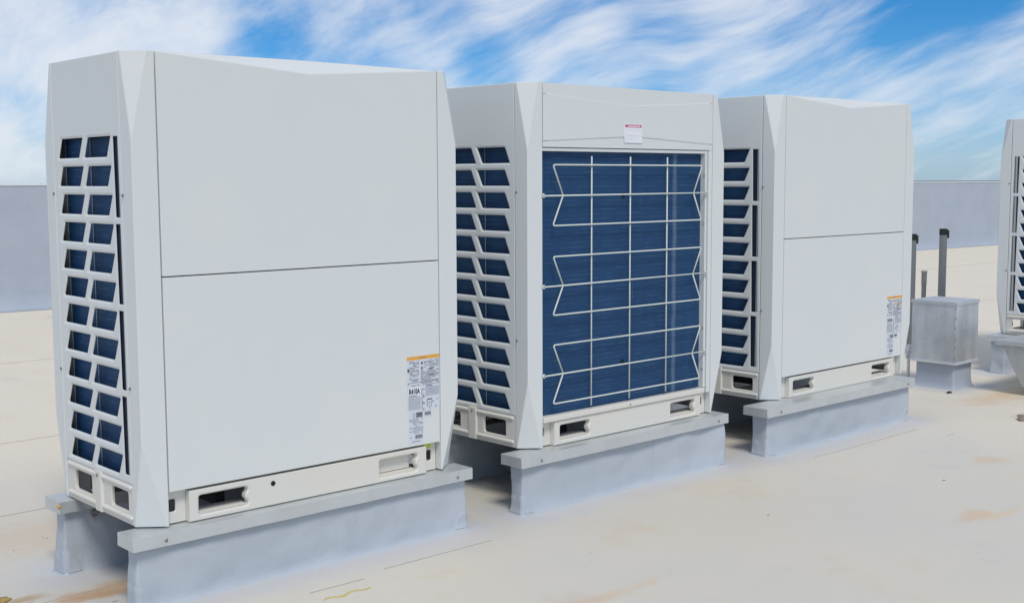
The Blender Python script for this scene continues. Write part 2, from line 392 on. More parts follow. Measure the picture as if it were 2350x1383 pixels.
# footprints (x0,x1,y0,y1) of every curb, grey coating is brushed onto the roof round each of them
CURBS = {
 'c1f': (-.040, 1.475, -.015, .060), 'c1r': (-.030, 1.475, .645, .735),
 'c2f': (1.795, 3.255, -.030, .050), 'c2r': (1.81, 3.26, .64, .73),
 'c3f': (3.560, 5.030, -.085, .015), 'c3r': (3.60, 5.08, .63, .72),
 'c4r': (7.205, 8.66, .355, .463),
 'vent': (6.26, 6.55, .262, .60),
}
def roof_material():
    m, gg, b = material('rooftop_coating', 0.62, 0.3)
    o = gg.new('ShaderNodeTexCoord').outputs['Object']
    big = gg.noise(o, 0.55, 5, .6); med = gg.noise(o, 2.3, 6, .65); fine = gg.noise(o, 22, 5, .7)
    c = gg.mix(gg.ramp(big, .35, .65), (0.66, 0.63, 0.565, 1), (0.70, 0.65, 0.55, 1))
    sp = gg.new('ShaderNodeSeparateXYZ'); gg.l.new(o, sp.inputs[0])
    # far roof is paler and creamier
    far = gg.m('ADD', gg.ramp(sp.outputs[1], .9, 3.5), gg.m('MULTIPLY', gg.ramp(sp.outputs[0], 4.5, 6.5), .8), clamp=True)
    c = gg.mix(gg.m('MULTIPLY', far, .85), c, gg.mix(gg.ramp(med, .3, .7), (0.82, 0.735, 0.575, 1), (0.84, 0.765, 0.64, 1)))
    c = gg.mix(gg.m('MULTIPLY', gg.ramp(med, .54, .76), .38), c, (0.66, 0.54, 0.36, 1))
    c = gg.mix(gg.m('MULTIPLY', gg.ramp(gg.noise(gg.map(o, loc=(3, 9, 0)), 1.6, 6, .7), .56, .75), .35), c, (0.44, 0.45, 0.46, 1))
    c = gg.mix(gg.m('MULTIPLY', gg.ramp(fine, .66, .80), .30), c, (0.36, 0.33, 0.27, 1))
    # thin scuffs
    sc = gg.ramp(gg.noise(gg.map(o, rot=(0, 0, .5), sc=(4, 46, 1)), 1, 5, .7, .3), .70, .78)
    c = gg.mix(gg.m('MULTIPLY', gg.m('MULTIPLY', sc, gg.ramp(big, .45, .6)), .28), c, (0.33, 0.31, 0.28, 1))
    # grey coating round the curbs
    wob = gg.m('MULTIPLY', gg.m('SUBTRACT', gg.noise(o, 4.0, 4, .6), .5), .16)
    best = None
    xy = gg.new('ShaderNodeCombineXYZ'); gg.l.new(sp.outputs[0], xy.inputs[0]); gg.l.new(sp.outputs[1], xy.inputs[1])
    for (x0, x1, y0, y1) in CURBS.values():
        q = gg.v('ABSOLUTE', gg.v('SUBTRACT', xy.outputs[0], ((x0+x1)/2, (y0+y1)/2, 0)))
        q = gg.v('MAXIMUM', gg.v('SUBTRACT', q, ((x1-x0)/2, (y1-y0)/2, 0)), (0, 0, 0))
        L = gg.v('LENGTH', q)
        best = L if best is None else gg.m('MINIMUM', best, L)
    L = gg.m('ADD', best, wob)
    k = gg.ramp(L, 0.02, 0.27, 1, 0)
    # but the strip under a unit, between its two curbs, was left bare
    c = gg.mix(gg.m('MULTIPLY', k, .80), c, (0.585, 0.59, 0.605, 1))
    # rust and tannin stains
    for (x, y, rx, ry, col, a) in [(.02, .40, .22, .11, (0.58, .34, .16, 1), .85), (-.10, .38, .16, .06, (0.50, .30, .14, 1), .4), (.30, .33, .30, .09, (.40, .24, .10, 1), .5),
                                   (6.45, .0, .50, .20, (.66, .42, .20, 1), .65), (7.25, .15, .35, .2, (.60, .40, .2, 1), .5), (3.36, -1.39, .16, .07, (.72, .47, .24, 1), .6),
                                   (3.50, -1.46, .22, .04, (.74, .52, .28, 1), .45), (1.40, -.98, .26, .05, (.70, .50, .30, 1), .5), (.15, 1.25, .6, .35, (.68, .48, .28, 1), .4), (4.5, -.90, .12, .10, (.68, .46, .26, 1), .5),
                                   (-.25, .55, .10, .05, (.42, .27, .08, 1), .8), (1.05, -.95, .35, .12, (.62, .46, .36, 1), .35), (.8, .45, .5, .10, (.45, .28, .13, 1), .5)]:
        x, y = near(x, y); a *= .8
        q = gg.v('MULTIPLY', gg.v('SUBTRACT', xy.outputs[0], (x, y, 0)), (1/rx, 1/ry, 0))
        e_ = gg.m('ADD', gg.m('ADD', gg.v('LENGTH', q), gg.m('MULTIPLY', gg.m('SUBTRACT', med, .5), 2.4)), gg.m('MULTIPLY', gg.m('SUBTRACT', gg.noise(o, 11, 5, .7), .5), 1.4))
        c = gg.mix(gg.m('MULTIPLY', gg.ramp(e_, .25, 1.1, 1, 0), a), c, col)
    gg.l.new(c, b.inputs['Base Color'])
    bn = gg.new('ShaderNodeBump'); bn.inputs['Strength'].default_value = 0.4; bn.inputs['Distance'].default_value = 0.006
    gg.l.new(gg.m('ADD', gg.m('ADD', gg.noise(o, 5, 4, .5), gg.m('MULTIPLY', fine, .25)), gg.m('MULTIPLY', gg.noise(o, 130, 2, .5), .06)), bn.inputs['Height'])
    gg.l.new(bn.outputs[0], b.inputs['Normal'])
    gg.l.new(gg.ramp(med, .3, .7, .52, .72), b.inputs['Roughness'])
    return m
ROOFM = roof_material()
gr = MB(); gr.add([(-3000, -3000, -8), (3000, -3000, -8), (3000, 3000, -8), (-3000, 3000, -8)], [(0, 1, 2, 3)])
tagp(gr.build('ground', simple('distant_ground', (0.16, 0.17, 0.13), 0.9, var=.3, scale=.02)), 'flat land far below the roof', kind='structure')
def wall_y(x): return 10.53-0.0688*(x-3.4)
rf = MB()
X0, X1 = -14.0, 62.0
# roof deck: gently uneven near the camera
nx, ny = 150, 60
xs = [-14+ (i/nx)**1.0*28 for i in range(nx+1)]
ys = [-8+j/ny*12 for j in range(ny+1)]
def roof_z(x, y):
    e = 1.0
    return ROOF + 0.006*e*mnoise.noise(Vector((x*1.1, y*1.3, 3.1))) - 0.030*math.exp(-((x+.1)/.75)**4-((y-.62)/.42)**4)
vs = [(x, y, roof_z(x, y) if (0 < i < nx and 0 < j < ny) else ROOF) for j, y in enumerate(ys) for i, x in enumerate(xs)]
fs = [(j*(nx+1)+i, j*(nx+1)+i+1, (j+1)*(nx+1)+i+1, (j+1)*(nx+1)+i) for j in range(ny) for i in range(nx)]
rf.add(vs, fs)
def quad(a, b, c, d_): rf.add([a, b, c, d_], [(0, 1, 2, 3)])
quad((-14, 4, ROOF), (14, 4, ROOF), (14, wall_y(14), ROOF), (-14, wall_y(-14), ROOF))
quad((14, -8, ROOF), (X1, -8, ROOF), (X1, wall_y(X1), ROOF), (14, wall_y(14), ROOF))
rf.add([(-14, -8, ROOF), (X1, -8, ROOF), (X1, -8, -8), (-14, -8, -8)], [(0, 1, 2, 3)])
roof = rf.build('rooftop', ROOFM, smooth=True, fix=False)
tagp(roof, 'pale beige coated flat rooftop with grey patches and rust stains', kind='structure')
# lap seams of the roof sheets, parallel to the row of units
SEAM = simple('seam_edge', (0.44, 0.425, 0.385), 0.7, var=.25, scale=14)
def seam(x0, x1, y, h=0.003, w=0.006, wob=0.004, gaps=0.0):
    (x0, y), (x1, _) = near(x0, y), near(x1, y)
    n = int((x1-x0)/0.08); mb = MB(); pts = []
    for i in range(n+1):
        x = x0+(x1-x0)*i/n
        pts.append((x, y+wob*mnoise.noise(Vector((x*2.3, y, 0))), roof_z(x, y) if abs(x) < 13 and -7.9 < y < 3.9 else ROOF))
    run = []
    for i in range(n):
        if gaps and mnoise.noise(Vector((pts[i][0]*2.1, y*7, 5))) < gaps: continue
        (xa, ya, za), (xb, yb, zb_) = pts[i], pts[i+1]
        mb.add([(xa, ya-w/2, za-.004), (xb, yb-w/2, zb_-.004), (xb, yb-w/2, zb_+h), (xa, ya-w/2, za+h), (xa, ya+w/2, za+h*.6), (xb, yb+w/2, zb_+h*.6)],
               [(0, 1, 2, 3), (3, 2, 5, 4)])
    return mb.build('roof_seam', SEAM, roof)
for (a, b_, y, w) in [(-9, 14, 1.672, .005), (-9, 14, 3.285, .003), (-12, 20, 6.52, .003)]:
    seam(a, b_, y, w=w)
seam(.30, .80, -.20, w=.004, gaps=-.12); seam(.93, 1.50, -.155, w=.004, gaps=-.4); seam(3.85, 4.95, -.20, w=.004, gaps=-.25)
seam(-1.2, -.05, .50, w=.004, gaps=-.1); seam(-.28, .06, .455, w=.005, gaps=-.6); seam(4.9, 6.3, -.42, w=.004, gaps=-.05)

# parapet
wb = MB()
xa, xb = -20.0, 62.0
def wz(x): return 1.205-0.0035*max(0, x-3.4)
N = 60
prof_n = 7
rows = []
for i in range(N+1):
    x = xa+(xb-xa)*i/N; y = wall_y(x)
    r = []
    for (dy, z) in [(-.16, ROOF+.004), (-.06, ROOF+.018), (-.012, ROOF+.07), (0, ROOF+.20), (0, .3), (0, .8), (0, wz(x)-.012)]:
        r.append((x, y+dy+0.006*mnoise.noise(Vector((x*1.7, z*2.1, 1))), z))
    rows.append(r)
vs = [p for r in rows for p in r]
fs = [(i*7+j, (i+1)*7+j, (i+1)*7+j+1, i*7+j+1) for i in range(N) for j in range(6)]
wb.add(vs, fs)
wb.add([(xa, wall_y(xa)+.3, -8), (xb, wall_y(xb)+.3, -8), (xb, wall_y(xb)+.3, wz(xb)), (xa, wall_y(xa)+.3, wz(xa))], [(0, 1, 2, 3)])
wall = empty('parapet_wall', (0, 0, 0))
wb.build('wall_face', WALLM, wall, smooth=True)
cb = MB(); cp = []
for i in range(N+1):
    x = xa+(xb-xa)*i/N; y = wall_y(x); z = wz(x)
    cp.append([(x, y-.012, z-.012), (x, y-.012, z), (x, y+.32, z+.01), (x, y+.32, z-.04)])
cb.add([p for r in cp for p in r], [(i*4+j, (i+1)*4+j, (i+1)*4+(j+1) % 4, i*4+(j+1) % 4) for i in range(N) for j in range(4)])
cb.build('coping', simple('white_coping', (0.72, 0.74, 0.76), .4), wall)
tagp(wall, 'long grey blue parapet wall with white top edge at the back of the roof', 'parapet wall')
# far wooded hump that just shows over the parapet on the left
hp = MB(); c0 = Vector((-1.872, -4.0118, 0)) + Vector((math.sin(math.radians(21.15)), math.cos(math.radians(21.15)), 0))*900
pr = Vector((math.cos(math.radians(21.15)), -math.sin(math.radians(21.15)), 0))
row = []
for i in range(41):
    t = i/40*2-1; row.append((c0+pr*t*9, -8.6+ (max(0, 1-t*t))**.5*8.0*(1+.12*mnoise.noise(Vector((t*6, 0, 0))))))
vs = []
for (p, h) in row:
    for k, (dd, hh) in enumerate([(0, -10), (4, .75*h), (14, h), (40, -10)]):
        q = p+Vector((math.sin(math.radians(21.15)), math.cos(math.radians(21.15)), 0))*dd; vs.append((q.x, q.y, hh))
hp.add(vs, [(i*4+j, (i+1)*4+j, (i+1)*4+j+1, i*4+j+1) for i in range(40) for j in range(3)])
tagp(hp.build('distant_hill', simple('hill_blue', (0.10, 0.15, 0.20), .9, var=.2, scale=.1), smooth=True), 'small dark hill beyond the parapet', kind='structure')

# ------------------------------------------------------------------ curbs
def curb(name_label, foot, cap, ztop=0.0, capn=0.05, seed=0, group='membrane wrapped equipment curbs under the units', screws_front=True, patch=True, cap_rot=0, side_screw=False):
    x0, x1, y0, y1 = foot
    root = empty('equipment_curb', ((x0+x1)/2, (y0+y1)/2, ROOF))
    ox, oy, oz = root.location
    zt = ztop-0.012
    rc = 0.008
    # perimeter samples
    def perim(step=0.022):
        pts = []
        segs = [((x0+rc, y0), (x1-rc, y0), (0, -1)), ((x1, y0+rc), (x1, y1-rc), (1, 0)), ((x1-rc, y1), (x0+rc, y1), (0, 1)), ((x0, y1-rc), (x0, y0+rc), (-1, 0))]
        cs = [(x1-rc, y0+rc, -PI/2), (x1-rc, y1-rc, 0), (x0+rc, y1-rc, PI/2), (x0+rc, y0+rc, PI)]
        for sgi, (a, b, nn) in enumerate(segs):
            L = math.hypot(b[0]-a[0], b[1]-a[1]); k = max(2, int(L/step))
            for i in range(k): t = i/k; pts.append((a[0]+(b[0]-a[0])*t, a[1]+(b[1]-a[1])*t, *nn))
            cx_, cy_, a0 = cs[sgi]
            for i in range(4):
                q = a0+PI/2*i/4; pts.append((cx_+rc*math.cos(q), cy_+rc*math.sin(q), math.cos(q), math.sin(q)))
        return pts
    P_ = perim()
    def surf(px, py, nx_, ny_, z, extra=0.0):
        h = z-ROOF
        fl = 0.011*math.exp(-h/0.010)+0.004*math.exp(-h/0.06)
        wv = Vector((px*3.2+seed*5.1, py*3.2, z*4.0)); wf = Vector((px*9+seed, py*9, z*13+2))
        amp = min(1, (ztop-z)/.08+.15)
        nval = 0.017*mnoise.noise(wv)+0.007*mnoise.noise(wf)+0.004*math.sin(6.0*(z-ROOF)/(ztop-ROOF))*mnoise.noise(Vector((px*1.5+seed, 0, 0)))
        # diagonal tension fold
        f2 = 0.006*max(0, mnoise.noise(Vector((px*4.5+z*9, py*3, seed+z*2))))**1.0
        o_ = fl+(nval+f2)*amp+extra
        rz = ROOF + 0.001 if h < .003 else z
        return (px+nx_*o_-ox, py+ny_*o_-oy, rz-oz)
    zs = [ROOF-.004, ROOF+.003, ROOF+.010, ROOF+.020, ROOF+.034]+[ROOF+.05+(zt-ROOF-.05)*i/9 for i in range(10)]
    mb = MB(); n = len(P_)
    mb.add([surf(*p, z) if k else tuple(Vector(surf(*p, ROOF+.003, .012))-Vector((0, 0, .006))) for k, z in enumerate(zs) for p in P_],
           [(k*n+i, k*n+(i+1) % n, (k+1)*n+(i+1) % n, (k+1)*n+i) for k in range(len(zs)-1) for i in range(n)])
    mb.build('membrane_wrap', FLASH, root, smooth=True)
    # round membrane patches lapped over the lower corners
    if patch:
        per = [0]
        for i in range(n):
            a = P_[i]; b = P_[(i+1) % n]; per.append(per[-1]+math.hypot(b[0]-a[0], b[1]-a[1]))
        total = per[-1]
        def at(s_):
            s_ %= total
            for i in range(n):
                if per[i+1] >= s_:
                    t = (s_-per[i])/max(1e-9, per[i+1]-per[i]); a = P_[i]; b = P_[(i+1) % n]
                    v = [a[j]+(b[j]-a[j])*t for j in range(4)]
                    L = math.hypot(v[2], v[3]); return (v[0], v[1], v[2]/L, v[3]/L)
            return P_[0]
        W_ = x1-x0; D_ = y1-y0
        for ci, sc in enumerate([W_, W_+D_, 2*W_+D_, total]):
            r = 0.062+0.012*random.random(); pm = MB(); vs = []; R = 7; A = 18
            for i in range(R+1):
                for j in range(A+1):
                    an = PI*j/A; rr = r*i/R
                    wv_ = 1+.06*math.sin(3*an+ci)
                    s_ = sc-.01+rr*math.cos(an)*wv_*1.0; z = ROOF+.008+rr*math.sin(an)*wv_*1.25
                    e = 0.0035 if i < R else 0.0
                    vs.append(surf(*at(s_), z, e))
            pm.add(vs, [(i*(A+1)+j, i*(A+1)+j+1, (i+1)*(A+1)+j+1, (i+1)*(A+1)+j) for i in range(R) for j in range(A)])
            pm.build('corner_patch', FLASH, root, smooth=True)
    # folded sheet metal cap
    a0, a1, b0, b1 = cap
    cm_ = MB()
    k = 40; t = 0.0
    def dent(x, q): return 0.0012*mnoise.noise(Vector((x*6+seed, q, 2)))
    prof = [(b0+.006, -capn+.002), (b0-.0015, -capn), (b0-.0005, -capn*.55), (b0, 0), (b1, 0), (b1, -capn*.55), (b1+.0015, -capn), (b1-.006, -capn+.002)]
    vs = []
    for i in range(k+1):
        x = a0+(a1-a0)*i/k
        for (y, z) in prof:
            vs.append((x-ox, y-oy+dent(x, z*9)*(1 if z < -.01 else .3)+(cap_rot*(x-a0)), z+ztop-oz+dent(x, y+3)*.7))
    m_ = len(prof)
    fs = [(i*m_+j, (i+1)*m_+j, (i+1)*m_+j+1, i*m_+j+1) for i in range(k) for j in range(m_-1)]
    fs += [tuple(range(m_)), tuple(range(k*m_, k*m_+m_))]
    cm_.add(vs, fs)
    cm_.build('metal_cap', CAP, root, bevel=.0022, seg=2, fix=True)
    for sx in (a0+.125, a1-.085):
        sm = MB(); sm.dome((sx-ox, b0-oy+(cap_rot*(sx-a0)), ztop-capn*.58-oz), (0, -1, 0), .0062, .006)
        sm.build('screw', STEEL, root, smooth=True)
    tagp(root, name_label, 'equipment curb', group)
    return root

curb('front grey membrane curb carrying the nearest unit, its left end at the bottom left', CURBS['c1f'], (-.065, 1.490, -.044, .082), seed=1)
KEEP = ROOF; ROOF = -0.300
r1 = curb('rear curb whose capped end pokes out left behind the nearest unit', CURBS['c1r'], (-.058, 1.49, .622, .757), seed=2)
ROOF = KEEP
curb('front grey membrane curb under the middle unit with the wire guard', CURBS['c2f'], (1.760, 3.272, -.064, .076), seed=3, cap_rot=.012)
curb('rear curb in the shade under the middle unit', CURBS['c2r'], (1.78, 3.28, .615, .75), seed=4)
curb('front curb under the third unit, beside the metal vent box', CURBS['c3f'], (3.512, 5.045, -.122, .040), seed=5)
curb('rear curb in the shade under the third unit', CURBS['c3r'], (3.57, 5.10, .605, .745), seed=6)
KEEP, C4 = ROOF, CURBS['c4r']; ROOF = -.30; CURBS['c4r'] = (7.375, 8.86, .435, .545)
c4 = curb('rear curb end under the partly cropped unit at the right edge', CURBS['c4r'], (7.355, 8.90, .415, .575), seed=7)
settle(c4); ROOF = KEEP; CURBS['c4r'] = C4

# bits on the rear curb of the near unit: eye bolt and dab of yellow sealant
ey = MB(); q = Vector((0.09-r1.location.x, .640-r1.location.y, -.072-r1.location.z))
ey.tube([q+Vector((math.cos(a)*.013, -.006, math.sin(a)*.013)) for a in [2*PI*i/14 for i in range(14)]], .0035, 6, closed=True)
ey.tube([q+Vector((0, -.006, -.013)), q+Vector((0, .03, -.014))], .004, 6)
ey.build('eye_bolt', simple('rusty_bolt', (0.20, 0.17, 0.14), .7), r1, smooth=True)
ye = MB(); ye.dome((-.0585-r1.location.x, .622-r1.location.y, -.018-r1.location.z), (-1, -1, 0), .006, .005)
yo = ye.build('sealant_dab', simple('yellow_sealant', (0.62, 0.38, 0.04), .5), r1, smooth=True); yo.scale = (1, 1, 1)

# ------------------------------------------------------------------ the outdoor unit
W, D, H = 1.4481, 0.757, 1.69
ZT, ZB = 1.379, 0.326
A1, B1, A2, B2 = .066, .071, .090, .075
PW, SW = .0985, .085
CX, CY = W/2, D/2
GAP = 0.0022
def ctr(p): return (p[0]-CX, p[1]-CY, p[2])
NAVY = simple('slot_shade_navy', (0.012, 0.022, 0.045), 0.6, 0.3)  # navy tone stands in for the darkness inside the slots
GAPSHADE = simple('gap_shade_dark', (0.085, 0.095, 0.092), 0.6, 0.3)  # dark colour stands in for shade past the coil's end
CLIPM = simple('coil_clip_metal', (.30, .40, .48), .5, .4, .3)
def build_proto():
    root = empty('condensing_unit', (0, 0, 0))
    # four corner posts
    for (fx, fy) in ((0, 0), (1, 0), (0, 1), (1, 1)):
        def T(x, y, z):
            return ctr((W-x if fx else x, D-y if fy else y, z))
        mb = MB()
        V = [(A2, 0, .004), (0, B2, .004), (PW-GAP, 0, .004), (0, SW-GAP, .004), (0, 0, ZB), (0, 0, ZT), (A1, 0, H), (0, B1, H), (PW-GAP, 0, H), (0, SW-GAP, H), (PW-GAP, SW-GAP, .004), (PW-GAP, SW-GAP, H)]
        F = [(2, 0, 4, 5, 6, 8), (0, 1, 4), (1, 3, 9, 7, 5, 4), (6, 5, 7), (2, 8, 11, 10), (3, 10, 11, 9), (8, 6, 7, 9, 11), (0, 2, 10, 3, 1)]
        mb.add([T(*v) for v in V], F)
        mb.build('corner_post', PANEL, root, bevel=.0045, seg=3)
    # service side: two flat panels, the upper with the folded V at its top
    x0, x1 = PW+GAP, W-PW-GAP; zs = .9019; xm = W/2; t = .03
    mb = MB(); g2 = .0020
    za = zs+g2
    V = [(x0, 0, za), (x1, 0, za), (x1, 0, H-.002), (xm, 0, 1.642), (x0, 0, H-.002), (xm, .062, 1.699),
         (x0, t, za), (x1, t, za), (x1, .062, H-.002), (x0, .062, H-.002)]
    F = [(0, 1, 3), (1, 2, 3), (0, 3, 4), (4, 3, 5), (3, 2, 5), (0, 6, 7, 1), (1, 7, 8, 2), (0, 4, 9, 6), (6, 9, 8, 7), (4, 5, 9), (5, 2, 8), (9, 5, 8)]
    mb.add([ctr(v) for v in V], F)
    mb.build('service_panel', PANEL, root, bevel=.0035, seg=2)
    mb = MB(); mb.box(x0-CX, x1-CX, -CY, -CY+t, .128, zs-g2); mb.build('service_panel', PANEL, root, bevel=.003, seg=2)
    # base rails, front and back, with lifting openings
    for s in (0, 1):
        def T(x, y, z): return ctr((W-x, D-y, z)) if s else ctr((x, y, z))
        mb = MB()
        def bump_hole(xa, xb, z0, z1):
            k = .012
            return [(xa, z0), (xb-.004, z0), (xb, z0+.016), (xb-k, z0+.028), (xb-k*1.1, z0+(z1-z0)*.5), (xb-k, z1-.028), (xb, z1-.016), (xb-.004, z1)] + [(xa, z1)]
        holes = [(bump_hole(.218, .424, .022, .095), .006, .012, .005), (bump_hole(1.033, 1.232, .020, .095), .006, .012, .005)]
        plate(mb, [(.180, .002), (1.277, .002), (1.277, .118), (.180, .118)], holes, .03, lambda u, v, w: T(u, .006+w, v), rim=.003)
        mb.box(*sorted((T(.181, 0, 0)[0], T(1.276, 0, 0)[0])), *sorted((T(0, .037, 0)[1], T(0, .10, 0)[1])), .018, .028)
        mb.build('base_rail', BASE, root)
        for (ua, ub, hx) in ((PW+.001, .180, (.112, .140)), (1.277, W-PW-.001, (1.30, 1.325))):
            mb = MB()
            plate(mb, [(ua, .003), (ub, .003), (ub, .126), (ua, .126)], [([(hx[0], .045), (hx[1], .045), (hx[1], .092), (hx[0], .092)], .003, .009, .003)], .006, lambda u, v, w: T(u, .036+w, v), rim=.001)
            mb.build('base_bracket', BASE, root)
    # side panels with their cells
    cells = []
    for r in range(12):
        zt_ = 1.4000-r*.1043; zb_ = zt_-.0735; k = r/11
        for (a, b, c, e) in ((.603, .410, .447, .636), (.368, .172, .207, .402)):
            cells.append([(e-.006*k, zb_), (c-.008*k, zb_), (b-.008*k, zt_), (a-.008*k, zt_)])
    slots = []
    for r in range(4):
        zt_ = 1.3975-r*.3085; slots.append([(.145, zt_-.285), (.104, zt_-.285), (.109, zt_), (.150, zt_)])
    for s in (0, 1):
        def T(x, y, z): return ctr((W-x, y, z)) if s else ctr((x, y, z))
        mb = MB()
        holes = [(c, .0085, .007, .0045) for c in cells]+[(c, .004, .004, .0015) for c in slots]
        plate(mb, [(SW+GAP*.6, .158), (D-SW-GAP*.6, .158), (D-SW-GAP*.6, H-.001), (SW+GAP*.6, H-.001)], holes, .0035, lambda u, v, w: T(.001+w, u, v), rim=.0025)
        mb.build('louvre_panel', PANEL, root)
        mb = MB()
        holes = [([(.600, .049), (.446, .049), (.446, .126), (.600, .126)], .003, .014, .003), ([(.273, .048), (.130, .048), (.130, .122), (.273, .122)], .003, .014, .003)]
        plate(mb, [(SW+GAP*.6, .005), (D-SW-GAP*.6, .005), (D-SW-GAP*.6, .157), (SW+GAP*.6, .157)], holes, .012, lambda u, v, w: T(.004+w, u, v), rim=.001)
        mb.build('base_side', BASE, root)
        for zc in (.143, .030):
            for (ya, yb) in ((.098, .338), (.404, .652)):
                mb = MB(); pts = []
                n = 10
                ring = []
                L = []
                for (yy, sc) in ((ya-.004, .45), (ya, 1), (yb, 1), (yb+.004, .45)):
                    L.append([T(.004-.010*math.sin(PI*i/6)*sc, yy, zc+.0085*math.cos(PI*i/6)*sc) for i in range(7)])
                mb.add([p for l in L for p in l], [(i*7+j, (i+1)*7+j, (i+1)*7+j+1, i*7+j+1) for i in range(3) for j in range(6)]+[tuple(range(7)), tuple(range(21, 28))])
                mb.build('stiffening_bead', BASE, root, smooth=False)
        mb = MB(); mb.prism([(T(-.006, 0, 0)[0], .346-CY), (T(.006, 0, 0)[0], .340-CY), (T(.006, 0, 0)[0], .402-CY), (T(-.006, 0, 0)[0], .396-CY)], .006, .160)
        mb.build('centre_rib', BASE, root, bevel=.002)
        nx_ = 1 if s else -1
        for (yy, zz) in ((.684, 1.193), (.082-.006, 1.19), (.684, .512), (.074, .507), (.372, .143)):
            sm = MB(); sm.dome(T(0 if zz > .2 else -.006, yy, zz), (nx_, 0, 0), .0052, .006); sm.build('screw', STEEL, root, smooth=True)
        for yy in (SW+.001, D-SW-.007):
            mb = MB(); mb.box(*sorted((T(.006, 0, 0)[0], T(.0415, 0, 0)[0])), yy-CY, yy+.006-CY, .16, 1.42); mb.build('gap_shade', GAPSHADE, root)  # dark sheet added so the gap beside the coil reads as shade
        # navy sheet added as shade behind the slots, bracket strip in front of it
        mb = MB(); mb.box(*sorted((T(.010, 0, 0)[0], T(.012, 0, 0)[0])), .100-CY, .162-CY, .165, 1.42); mb.build('slot_shade', NAVY, root)
        mb = MB(); mb.box(*sorted((T(.0055, 0, 0)[0], T(.0075, 0, 0)[0])), .097-CY, .118-CY, .17, 1.42)
        mb.build('inner_bracket', simple('galv_strip', (.45, .46, .46), .4, .5, .5) if not s else bpy.data.materials['galv_strip'], root)
    # heat exchanger: wraps both sides and the coil side, modelled with its tube rows as shallow steps
    mb = MB()
    path = [(.042, .150), (.042, .60), (.0425, .685), (.062, .706), (.11, D-.040), (.19, D-.035)]
    path += [(W-.19, D-.035), (W-.13, D-.040), (W-.062, .706), (W-.0425, .685), (W-.042, .60), (W-.042, .150)]
    zl = []
    z = .140
    while z < 1.392:
        zl += [(z, 0), (z+.0205, 0), (z+.0208, .0004), (z+.0216, .0004)]; z += .0221
    path2 = []
    for i, (x, y) in enumerate(path):
        dx_ = path[min(i+1, len(path)-1)][0]-path[max(i-1, 0)][0]; dy_ = path[min(i+1, len(path)-1)][1]-path[max(i-1, 0)][1]
        L = math.hypot(dx_, dy_); path2.append((x, y, dy_/L, -dx_/L))
    vs = [ctr((x+nx_*off, y+ny_*off, z)) for (z, off) in zl for (x, y, nx_, ny_) in path2]
    m_ = len(path)
    fs = [(k*m_+i, k*m_+i+1, (k+1)*m_+i+1, (k+1)*m_+i) for k in range(len(zl)-1) for i in range(m_-1)]
    mb.add(vs, fs)
    mb.build('coil', COIL, root, fix=False)
    mb = MB()
    for sx in (0, 1):
        for yy in (.425, .655):
            xx = .0385 if not sx else W-.0405
            mb = MB(); mb.box(min(xx, xx+.002)-CX, max(xx, xx+.002)-CX, yy-CY, yy+.0035-CY, .15, 1.40); mb.build('coil_clip', CLIPM, root)
    # dark chassis behind the coil, base pan, inner plates
    mb = MB(); mb.box(.092-CX, W-.092-CX, .045-CY, D-.066-CY, .150, 1.60); mb.build('chassis', DUCT, root)
    mb = MB(); mb.box(.02-CX, W-.02-CX, .04-CY, D-.045-CY, .128, .139); mb.build('base_pan', DARK, root)
    for xx in (.35, 1.06):
        mb = MB(); mb.box(xx-CX, xx+.04-CX, .13-CY, D-.13-CY, .012, .128); mb.build('cross_member', DARK, root)
    # coil side face: upper shroud with shallow creases, frame, sill  (built facing +Y)
    def T(u, y, z): return ctr((W-u, D-y, z))
    u0, u1 = PW+GAP, W-PW-GAP
    mb = MB(); zl_ = 1.399
    top = [(u0, .0030, H-.002), (W/2, .0030, H-.002), (u1, .0030, H-.002)]
    c1 = [(u0+.02, .0, 1.638), (W/2, -.0005, 1.604), (u1-.02, .0, 1.640)]
    c2 = [(u0+.02, .0, 1.428), (W/2, -.0005, 1.459), (u1-.02, .0, 1.430)]
    bot = [(u0, .0030, zl_), (W/2, .0030, zl_), (u1, .0030, zl_)]
    def dn(ps, dz_, y_): return [(a, y_, c+dz_) for a, b, c in ps]
    c1u = dn(c1, .0018, .0030); c2d = dn(c2, -.0012, .0030)
    mb.add([T(*v) for v in c1u+c1], [(0, 1, 4, 3), (1, 2, 5, 4), (0, 3, 3)][:2])
    mb.add([T(*v) for v in c2+c2d], [(0, 1, 4, 3), (1, 2, 5, 4)])
    mb.add([T(*v) for v in [(u0, .0030, H-.002), (W/2, .0030, H-.002), (u1, .0030, H-.002)]+c1u+[(u0, .0030, 1.6398), (u1, .0030, 1.6418)]], [(0, 1, 4, 3), (1, 2, 5, 4), (0, 3, 6), (2, 7, 5)])
    mb.add([T(*v) for v in c2d+[(u0, .0030, zl_), (W/2, .0030, zl_), (u1, .0030, zl_)]+[(u0, .0030, 1.4268), (u1, .0030, 1.4288)]], [(0, 1, 4, 3), (1, 2, 5, 4), (0, 3, 6), (2, 7, 5)])
    V = top+c1+c2+bot+[(u0, .001, 1.638), (u1, .001, 1.640), (u0, .001, 1.428), (u1, .001, 1.430)]+[(u0, .03, H-.002), (u1, .03, H-.002), (u0, .03, zl_), (u1, .03, zl_)]
    F = [(3, 4, 7, 6), (4, 5, 8, 7), (12, 3, 6, 14), (5, 13, 15, 8),
         (0, 16, 17, 2, 1), (9, 10, 11, 19, 18), (0, 12, 14, 9, 18, 16), (2, 17, 19, 11, 15, 13), (16, 18, 19, 17)]
    mb.add([T(*v) for v in V], F)
    mb.build('fan_shroud_panel', PANEL, root)
